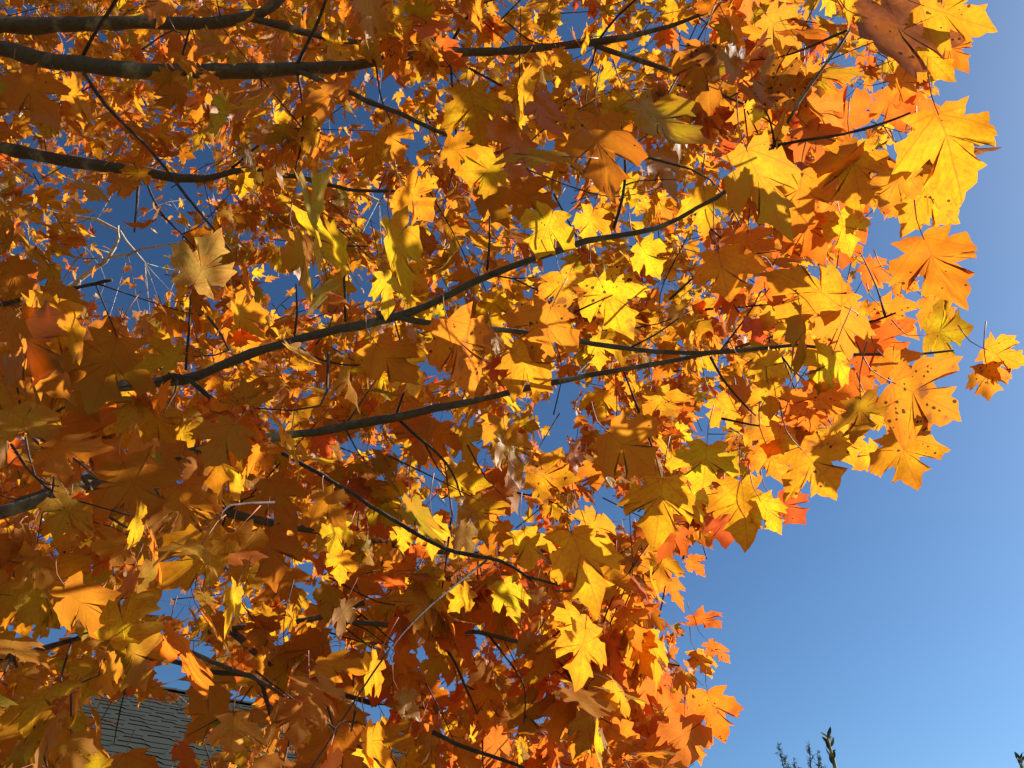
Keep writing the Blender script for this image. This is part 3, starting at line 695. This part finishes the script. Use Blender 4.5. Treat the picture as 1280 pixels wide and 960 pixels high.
# gaps where the sky shows between the clusters, and the outer edge of the crown
HOLES = [(20,15,15),(85,55,10),(150,280,45),(90,335,34),(190,340,40),(245,195,24),(228,272,20),(330,130,14),(365,135,12),(420,150,18),(470,110,24),(455,158,16),(466,265,22),
 (505,185,10),(730,20,18),(866,48,16),(785,190,26),(715,235,18),(845,215,9),(690,330,20),(832,355,12),(350,360,20),(385,342,20),(450,345,15),(462,362,14),(440,552,16),
 (480,588,18),(580,545,20),(570,640,24),(565,592,14),(655,618,24),(702,530,22),(750,622,15),(772,634,18),(240,690,30),(215,742,24),(272,700,18),(290,735,16),(75,662,24),
 (28,778,22),(58,792,20),(250,830,32),(225,846,15),(380,722,20),(384,748,13),(430,810,13),(340,832,12),(480,740,16),(520,812,32),(562,862,14),(590,790,15),(640,822,15),
 (662,882,24),(702,872,15),(480,882,17),(450,892,15),(1090,130,22),(1064,120,16),(1120,200,28),(1098,292,30),(1130,242,9),(1182,228,14),(986,482,14),(880,526,24),(1000,492,12),
 (1082,360,16),(1136,432,12),(1070,522,10),(1086,582,20),(966,592,20),(872,745,28),(842,748,22),(850,690,12),(866,812,22),(780,760,11),(630,660,15),(726,652,17),(945,350,9),
 (140,905,48),(178,925,58),(215,900,34),(300,885,12),(255,940,14),(20,120,14),(60,110,12),(110,100,12),(540,330,8),(590,300,8),(1060,440,8),(1000,10,14)]
HOLES = np.array(HOLES, float) * np.array([1, 1, .8])
EDGE = np.array([0, 18]) + np.array([(-60, 1120), (20, 1150), (90, 1165), (160, 1150), (240, 1120), (310, 1120), (380, 1110), (430, 1105), (500, 1090), (550, 1060), (590, 985), (630, 925), (660, 880), (700, 838),
                 (740, 822), (790, 850), (850, 862), (900, 850), (960, 838), (1050, 830)], float)

def inside(px, py, margin):
    lim = np.interp(py, EDGE[:, 0], EDGE[:, 1])
    return px < lim - margin

def in_hole(px, py, grow):
    return (((HOLES[:, 0] - px) ** 2 + (HOLES[:, 1] - py) ** 2) < (HOLES[:, 2] + grow) ** 2).any()

def tone(px, py, d, r):
    """kind of leaf that grows in this part of the crown: redder low on the right, yellower above"""
    t = r.random()
    red = np.clip((py - 450) / 500 + (px - 500) / 900, 0, 1) * (px > 350) * .9
    if px > 880: red = max(red, .5)
    if px > 700 and py > 640: red = max(red, .8)
    if py > 600 and px < 760: red *= .6
    lemon = 1.0 + 1.6 * (450 < px < 1010 and 330 < py < 800)
    if d > 6: red = max(red * .6, .3 if px < 300 else .12)
    p = {'Y': .30 * lemon ** .5 * (1 - red), 'YO': .36, 'O': .17 + .28 * red, 'RO': .02 + .30 * red, 'R': .12 * red * (d > 1.8),
         'GY': .06 * lemon * (1 - red) * (d < 4), 'BO': .08, 'RB': .10 * red, 'OL': .02 * (1 - red)}
    k = list(p); q = np.array([max(0, p[x]) for x in k]); q /= q.sum()
    return k[np.searchsorted(np.cumsum(q), t)]


twig_parts, fill = [], []
LITC = np.array([q['base'] + q['ev'] * q['size'] * .5 for q in leaves if q['hero'] and q['lit']])
def shades(p):
    """would a leaf at p stand between the sun and one of the leaves that hang in full sun?"""
    v = p - LITC; t = v @ sv
    return ((t > .02) & (t < 2.2) & (np.linalg.norm(v - t[:, None] * sv, axis=1) < .075)).any()

def cluster(px, py, d, nleaf, spread, size0, r, mid=True):
    """a short shoot with pairs of leaves hanging from it"""
    c = at(px, py, d)
    k = np.argmin(((BS[:, :3] - c) ** 2).sum(1))
    to = BS[k, :3] - c; dist = np.linalg.norm(to)
    out = nz(-to + r.normal(0, .35, 3) * dist + np.array([.15, 0, -.1])) if dist < 1.2 else nz(np.array([.6, -.1, .1]) + r.normal(0, .6, 3))
    L = spread * r.uniform(.8, 1.5)
    p0 = c - out * L * .6; p2 = c + out * L * .5
    if dist < .45 and mid and r.random() < .6:
        p0 = BS[k, :3] + (c - BS[k, :3]) * .02
    p1 = (p0 + p2) / 2 + r.normal(0, .09 * L, 3) + np.array([0, 0, -.04 * L])
    rr = .0016 if mid else .003
    if r.random() < .6:
        twig_parts.append(tube(catmull([list(p0) + [rr * 1.5], list(p1) + [rr], list(p2) + [rr * .6]], .04 if mid else .12), 5 if mid else 3))
    for j in range(nleaf):
        if j % 2 == 0: s = r.uniform(.25, 1.0)
        a = p0 * (1 - s) ** 2 + 2 * p1 * s * (1 - s) + p2 * s * s
        dr = nz(r.normal(0, .65, 3) + out * .45 + np.array([0, 0, -.55]))
        pl = r.uniform(.04, .10) * size0 / .11
        b = a + dr * pl
        x, y, dd = project(b)
        if dd < .75: continue
        size = size0 * r.uniform(.65, 1.15)
        lp = size * F / dd
        if -150 < x < 1400 and -150 < y < 1100:
            ctr = b + dr * size * .5
            cx, cy, _ = project(ctr)
            if r.random() < (1 if cx < 135 and 575 < cy < 690 or 470 < cx < 780 and 375 < cy < 455 or cx < 330 and cy < 70 or 200 < cx < 480 and 370 < cy < 485 else .66) and hides_limb(cx, cy, dd, lp * .45): continue
            if r.random() < .85 and shades(ctr): continue
            if not inside(cx, cy, lp * .35) or (in_hole(cx, cy, min(lp * .33, 16)) and r.random() < .93): continue
        view = nz(b - CAM)
        en = nz(np.array([0, 0, .55]) - .55 * view + r.normal(0, .62, 3))
        ev = nz(dr * .7 + np.array([.15, 0, -.55]) + r.normal(0, .4, 3))
        if abs(ev @ en) > .95: continue
        c_ = tone(x, y, dd, r)
        col = np.clip(np.array(PAL[c_]) * (1 + r.normal(0, .09, 3)), .005, .95)
        sp_ = float(np.clip(r.normal(.17, .18) + (.3 if (420 < x < 1100 and y < 520 and r.random() < .45) else 0), 0, .9))
        leaves_t = dict(base=b, ev=ev, en=en, size=size, col=col, spots=sp_, seed=r.random(), k=int(r.integers(0, 999)), wide=r.uniform(.9, 1.15),
                        stalk=pl, hero=False, code=c_, area=lp * lp * abs(nz(en - ev * (ev @ en)) @ view), d=dd, att=a, px=(x, y))
        (leaves if dd < 2.05 else fill).append(leaves_t)

r = np.random.default_rng(21)
def scatter(n, dlo, dhi, nl, spread, size0, mid, zone=None, power=1.0):
    got = 0; tries = 0
    while got < n and tries < n * 30:
        tries += 1
        px, py = r.uniform(-90, 1180), r.uniform(-90, 1040)
        if zone is not None and not zone(px, py): continue
        d = dlo + (dhi - dlo) * r.random() ** power
        if not inside(px, py, 55 * 1.5 / d + 10): continue
        if in_hole(px, py, 8): continue
        cluster(px, py, d, nl, spread, size0, r, mid); got += 1
scatter(26, 1.5, 2.05, 6, .18, .085, True)
scatter(16, 1.35, 2.0, 6, .17, .085, True, lambda x, y: 860 < x < 1180 and y < 560)
scatter(26, 2.0, 3.2, 8, .2, .088, True, lambda x, y: 860 < x < 1180 and y < 560)
scatter(22, 1.8, 2.6, 7, .2, .085, True, lambda x, y: 720 < x < 900 and y > 600)
scatter(34, 1.15, 1.7, 5, .16, .085, True, lambda x, y: x < 420 and y > 330)
scatter(260, 2.05, 3.2, 8, .22, .088, True)
scatter(90, 1.9, 2.8, 8, .2, .088, True, lambda x, y: 420 < x < 900 and y > 560)
scatter(520, 3.2, 5.0, 9, .28, .092, True)
scatter(1150, 5.0, 9.0, 10, .42, .10, False, lambda x, y: not (x < 300 and 210 < y < 420))

leaves.sort(key=lambda q: -q['area'])
def vis(q):
    x, y, d = project(q['base'] + q['ev'] * q['size'] * .5)
    return -10 < x < 1290 and -10 < y < 970
parts = [q for q in leaves if vis(q)][:100]
ids = {id(q) for q in parts}
for i, q in enumerate(parts):
    P, T, C, U = leaf_arrays(BANK_HI, q['k'], q['base'], q['ev'], q['en'], q['size'], q['col'], q['spots'], q['seed'], q['wide'])
    o = tri_obj('leaf', P, T, M_LEAF, maple, {'tint': ('FLOAT_COLOR', C), 'leafuv': ('FLOAT_VECTOR', U)})
    Vt, Tt = tube(catmull(stalk(q['base'], q['ev'], q['stalk'], end=q.get('att')), .02), 5)
    tri_obj('leaf_stalk', Vt, Tt, M_STALK, o)
bag = LeafBag(); stalks = []
for q in leaves:
    if id(q) in ids: continue
    bag.add(*leaf_arrays(BANK_HI, q['k'], q['base'], q['ev'], q['en'], q['size'], q['col'], q['spots'], q['seed'], q['wide']))
    stalks.append(tube(catmull(stalk(q['base'], q['ev'], q['stalk'], end=q.get('att')), .03), 4))
for q in fill:
    near = q['d'] < 4.2
    bag.add(*leaf_arrays(BANK_MID if near else BANK_LOW, q['k'], q['base'], q['ev'], q['en'], q['size'], q['col'], q['spots'], q['seed'], q['wide']))
    if near: stalks.append(tube(stalk(q['base'], q['ev'], q['stalk'], end=q.get('att')), 3))

# the rest of the crown above, behind and to the left of the view: unseen, put in to shade the leaves on the left
r2 = np.random.default_rng(33)
n_out = 0
while n_out < 2600:
    p = TB + np.array([0, .6, 5.0]) + r2.normal(0, 1, 3) * np.array([1.5, 1.9, 1.6])
    x, y, d = project(p)
    if d > .1 and -60 < x < 1340 and -60 < y < 1020: continue
    if np.linalg.norm(p - CAM) < .9 or p[2] < 1.8 or p[0] > .35: continue
    c_ = tone(300, 300, 3, r2); ev = nz(np.array([.3, -.1, -.6]) + r2.normal(0, .4, 3)); en = nz(np.array([0, 0, 1]) + r2.normal(0, .6, 3))
    bag.add(*leaf_arrays(BANK_LOW, n_out, p, ev, en, r2.uniform(.09, .13), PAL[c_], .1, r2.random(), 1.0)); n_out += 1
fo = bag.build('foliage', maple); tag(fo, kind='stuff')
V, T = merge(twig_parts); tag(tri_obj('twigs', V, T, M_TWIG, maple), kind='stuff')
V, T = merge(stalks); tag(tri_obj('leaf_stalks', V, T, M_STALK, maple), kind='stuff')

# ------------------------------------------------------------------ the maple farther back, pale sunlit branches and small russet leaves
B2 = np.array([-7.2, 6.8, 0.0])
back = empty('maple_tree', B2)
tag(back, 'farther maple at upper left, pale sunlit branches and small russet leaves against deep blue sky', 'tree')
tr = catmull([list(B2 + [0, 0, -.1]) + [.26], list(B2 + [0, 0, .4]) + [.2], list(B2 + [.1, 0, 3]) + [.16], list(B2 + [.2, .1, 6]) + [.12], list(B2 + [.3, .1, 9]) + [.07], list(B2 + [.4, .2, 12.5]) + [.02]], .2)
V, T = tube(tr, 12, .04); tri_obj('trunk', V, T, M_SUNLIT, back)
def back_branch(pts, root_z=None):
    P = px_path(pts)
    if root_z is not None:
        P = [list(B2 + np.array([.15, .05, root_z])) + [P[0][3] * 1.4]] + P
    Q = catmull(P, .12); rr = np.random.default_rng(int(abs(pts[0][0] + pts[0][1] * 7)))
    Q[:, :3] += rr.normal(0, .012, (len(Q), 3)); V, T = tube(Q, 7, .06)
    tri_obj('branch', V, T, M_SUNLIT, back); return Q
bq = [back_branch([(-40, 78, 9, 12), (10, 88, 9, 11), (70, 112, 9, 9), (120, 128, 9, 8), (190, 142, 9, 6), (260, 170, 9, 4)], 7.5),
      back_branch([(-40, 250, 9.5, 8), (10, 256, 9.5, 7), (70, 268, 9.5, 6.5), (120, 275, 9.5, 5), (148, 290, 9.5, 3.5), (180, 330, 9.5, 2)], 6.5),
      back_branch([(60, 380, 9, 8), (85, 358, 9, 8), (110, 340, 9, 7), (130, 325, 9, 5.5), (146, 298, 9, 4), (150, 285, 9, 2)], 5.6),
      back_branch([(128, 326, 9, 4), (160, 318, 9, 3.5), (200, 308, 9, 3), (260, 300, 9, 2)]),
      back_branch([(62, 320, 9.2, 2), (110, 322, 9.2, 2), (128, 325, 9.2, 3)]),
      back_branch([(70, 280, 9.5, 4), (90, 292, 9.5, 3), (110, 305, 9.4, 2.5), (140, 316, 9.4, 2)]),
      back_branch([(-40, 20, 9.4, 9), (60, 0, 9.4, 8), (110, -20, 9.4, 6)], 8.2),
      back_branch([(100, 10, 9.4, 5), (125, 14, 9.4, 4), (160, 50, 9.4, 3.5), (172, 64, 9.4, 2)]),
      back_branch([(-40, 640, 8.5, 8), (30, 650, 8.5, 6), (70, 660, 8.5, 5), (110, 655, 8.5, 3)], 4.2),
      back_branch([(330, 222, 9, 7), (380, 228, 9, 7), (440, 236, 9, 5), (470, 250, 9, 3)])]
bs = np.vstack(bq)
bag2 = LeafBag(); tw2 = []
r3 = np.random.default_rng(77)
nb = 0
while nb < 6500:
    x, y = r3.uniform(-120, 520), r3.uniform(-90, 760)
    if x > 340 and r3.random() < .6: continue
    d = r3.uniform(7.8, 11)
    if y > 215 and x < 280 and y < 400:
        den = .62 if x < 100 else .24
        if r3.random() > den: continue
    if in_hole(x, y, 5) and r3.random() < .9: continue
    n0 = r3.integers(2, 5)
    c = at(x, y, d)
    if r3.random() < .15:
        k = np.argmin(((bs[:, :3] - c) ** 2).sum(1)); q = bs[k, :3]
        if np.linalg.norm(q - c) < 1.6:
            m = (q + c) / 2 + r3.normal(0, .12, 3)
            tw2.append(tube(catmull([list(q) + [.0045], list(m) + [.0035], list(c) + [.0015]], .15), 3))
    for j in range(n0):
        b = c + r3.normal(0, .11, 3)
        c_ = tone(150, 300, 9, r3)
        if r3.random() < .3: c_ = r3.choice(['RO', 'RB', 'O', 'B'])
        ev = nz(np.array([.1, -.1, -.8]) + r3.normal(0, .5, 3)); en = nz(r3.normal(0, 1, 3) + np.array([0, 0, .3]))
        bag2.add(*leaf_arrays(BANK_LOW, int(r3.integers(0, 99)), b, ev, en, r3.uniform(.075, .12), np.clip(np.array(PAL[c_]) * (1 + r3.normal(0, .1, 3)), .01, .95), .1, r3.random(), r3.uniform(.7, 1.1)))
        nb += 1
f2 = bag2.build('foliage', back); tag(f2, kind='stuff')
V, T = merge(tw2); tag(tri_obj('twigs', V, T, M_SUNLIT, back), kind='stuff')

# ------------------------------------------------------------------ treetops low on the right
M_CEDAR = plain_material('cedar_sprays', (0.04, 0.068, 0.045), 0.8, 0.4, 4, 0)
M_CBARK = plain_material('cedar_bark', (0.12, 0.075, 0.05), 0.9, 0.3, 8)
M_GLOSS = plain_material('glossy_leaf', (0.035, 0.06, 0.02), 0.35, 0.35, 3, 0)
M_STEM = plain_material('pale_stem', (0.22, 0.20, 0.10), 0.8, 0.3, 8)

def cedar():
    D0 = 17.0
    tops = [(972, 927), (1011, 925), (1024, 938), (992, 948), (985, 955)]
    base = at(1002, 958, D0); root = empty('cedar_tree', (base[0], base[1], 0))
    tag(root, 'feathery dark cedar top at the bottom edge, left of the upright leafy shoot', 'tree')
    rr = np.random.default_rng(9)
    V, T = tube(catmull([(base[0], base[1], -.1, .16), (base[0], base[1], base[2] * .5, .11), (base[0], base[1], base[2] - .6, .04)], .3), 8)
    tri_obj('trunk', V, T, M_CBARK, root)
    bits = []
    def spray(p, q, rad, depth):
        m = (p + q) / 2 + rr.normal(0, .03, 3)
        Q = catmull([list(p) + [rad], list(m) + [rad * .8], list(q) + [rad * .25]], .05)
        bits.append(tube(Q, 4))
        if depth:
            L = np.linalg.norm(q - p)
            for j in range(int(8 + 18 * L)):
                s = rr.uniform(.12, .97); a = p + (q - p) * s
                dr = nz(nz(q - p) * .9 + rr.normal(0, .55, 3) + np.array([0, 0, .25]))
                spray(a, a + dr * L * rr.uniform(.10, .32) * (1.15 - s), rad * .45, depth - 1)
    for x, y in tops:
        q = at(x, y, D0 + rr.uniform(-.3, .3)); p = np.array([base[0] + (q[0] - base[0]) * .45, base[1], base[2] - .75 - rr.uniform(0, .3)])
        spray(p, q, .016, 2)
    for k in range(26):                                     # lower boughs of the cone
        z = base[2] - .5 - k * .2; a = rr.uniform(0, 6.28); rad = .35 + .07 * k
        p = np.array([base[0], base[1], z - .2]); q = np.array([base[0] + rad * math.cos(a), base[1] + rad * math.sin(a), z + .25])
        spray(p, q, .014, 2)
    V, T = merge(bits); tag(tri_obj('foliage', V, T, M_CEDAR, root), kind='stuff')
cedar()

def shoot_tree(label, pts, D0, nleaf, llen, lower):
    base = at(pts[-1][0], pts[-1][1], D0)
    root = empty('magnolia_tree', (base[0], base[1], 0)); tag(root, label, 'tree')
    rr = np.random.default_rng(nleaf)
    P = [(base[0], base[1], -.1, .12), (base[0], base[1], base[2] * .6, .07)] + [tuple(at(x, y, D0)) + (wd * .5 * D0 / F,) for x, y, wd in pts[::-1]]
    Q = catmull(P, .06); V, T = tube(Q, 7); tri_obj('trunk', V, T, M_STEM, root)
    sp_ = np.array([list(at(x, y, D0)) for x, y, _ in pts])
    def blade(b, dr, L):
        dr = nz(dr); sd = nz(np.cross(dr, rr.normal(0, 1, 3))); nn = np.cross(sd, dr)
        V, T = [], []
        ts = np.linspace(0, 1, 7)
        for t in ts:
            wv = L * .19 * math.sin(math.pi * min(1, t * .93 + .05)) ** .8
            c = b + dr * L * t - nn * L * .18 * t * t
            V += [c - sd * wv + nn * wv * .3, c, c + sd * wv + nn * wv * .3]
        for i in range(6):
            for j in range(2):
                a = i * 3 + j; T += [(a, a + 1, a + 4), (a, a + 4, a + 3)]
        return np.array(V), np.array(T)
    for j in range(nleaf):
        s = j / nleaf * (len(sp_) - 1); i = int(s); t = s - i
        b = sp_[i] * (1 - t) + sp_[min(i + 1, len(sp_) - 1)] * t
        a = j * 2.4; o = np.array([math.cos(a), math.sin(a) * .8, rr.uniform(.7, 1.6)])
        V, T = blade(b, o, llen * rr.uniform(.8, 1.1)); tri_obj('leaf', V, T, M_GLOSS, root)
    bits = []
    for j in range(lower):
        a = rr.uniform(0, 6.28); z = base[2] - .12 - rr.random() ** .7 * base[2] * .6; rad = (.12 + .35 * (base[2] - z)) * rr.random() ** .5
        b = np.array([base[0] + rad * math.cos(a), base[1] + rad * math.sin(a), z])
        bits.append(blade(b, np.array([math.cos(a), math.sin(a), rr.uniform(-.1, 1)]), llen * rr.uniform(.7, 1.1)))
    V, T = merge(bits); tag(tri_obj('foliage', V, T, M_GLOSS, root), kind='stuff')
shoot_tree('upright shoot with dark glossy leaves rising beside the feathery cedar top', [(1034, 921, 2), (1037, 932, 3), (1040, 945, 4), (1044, 960, 5)], 13.0, 13, .15, 420)
shoot_tree('tuft of dark leaves just peeking over the bottom right corner of the sky', [(1276, 947, 2), (1277, 953, 3), (1278, 962, 4)], 15.0, 9, .14, 300)
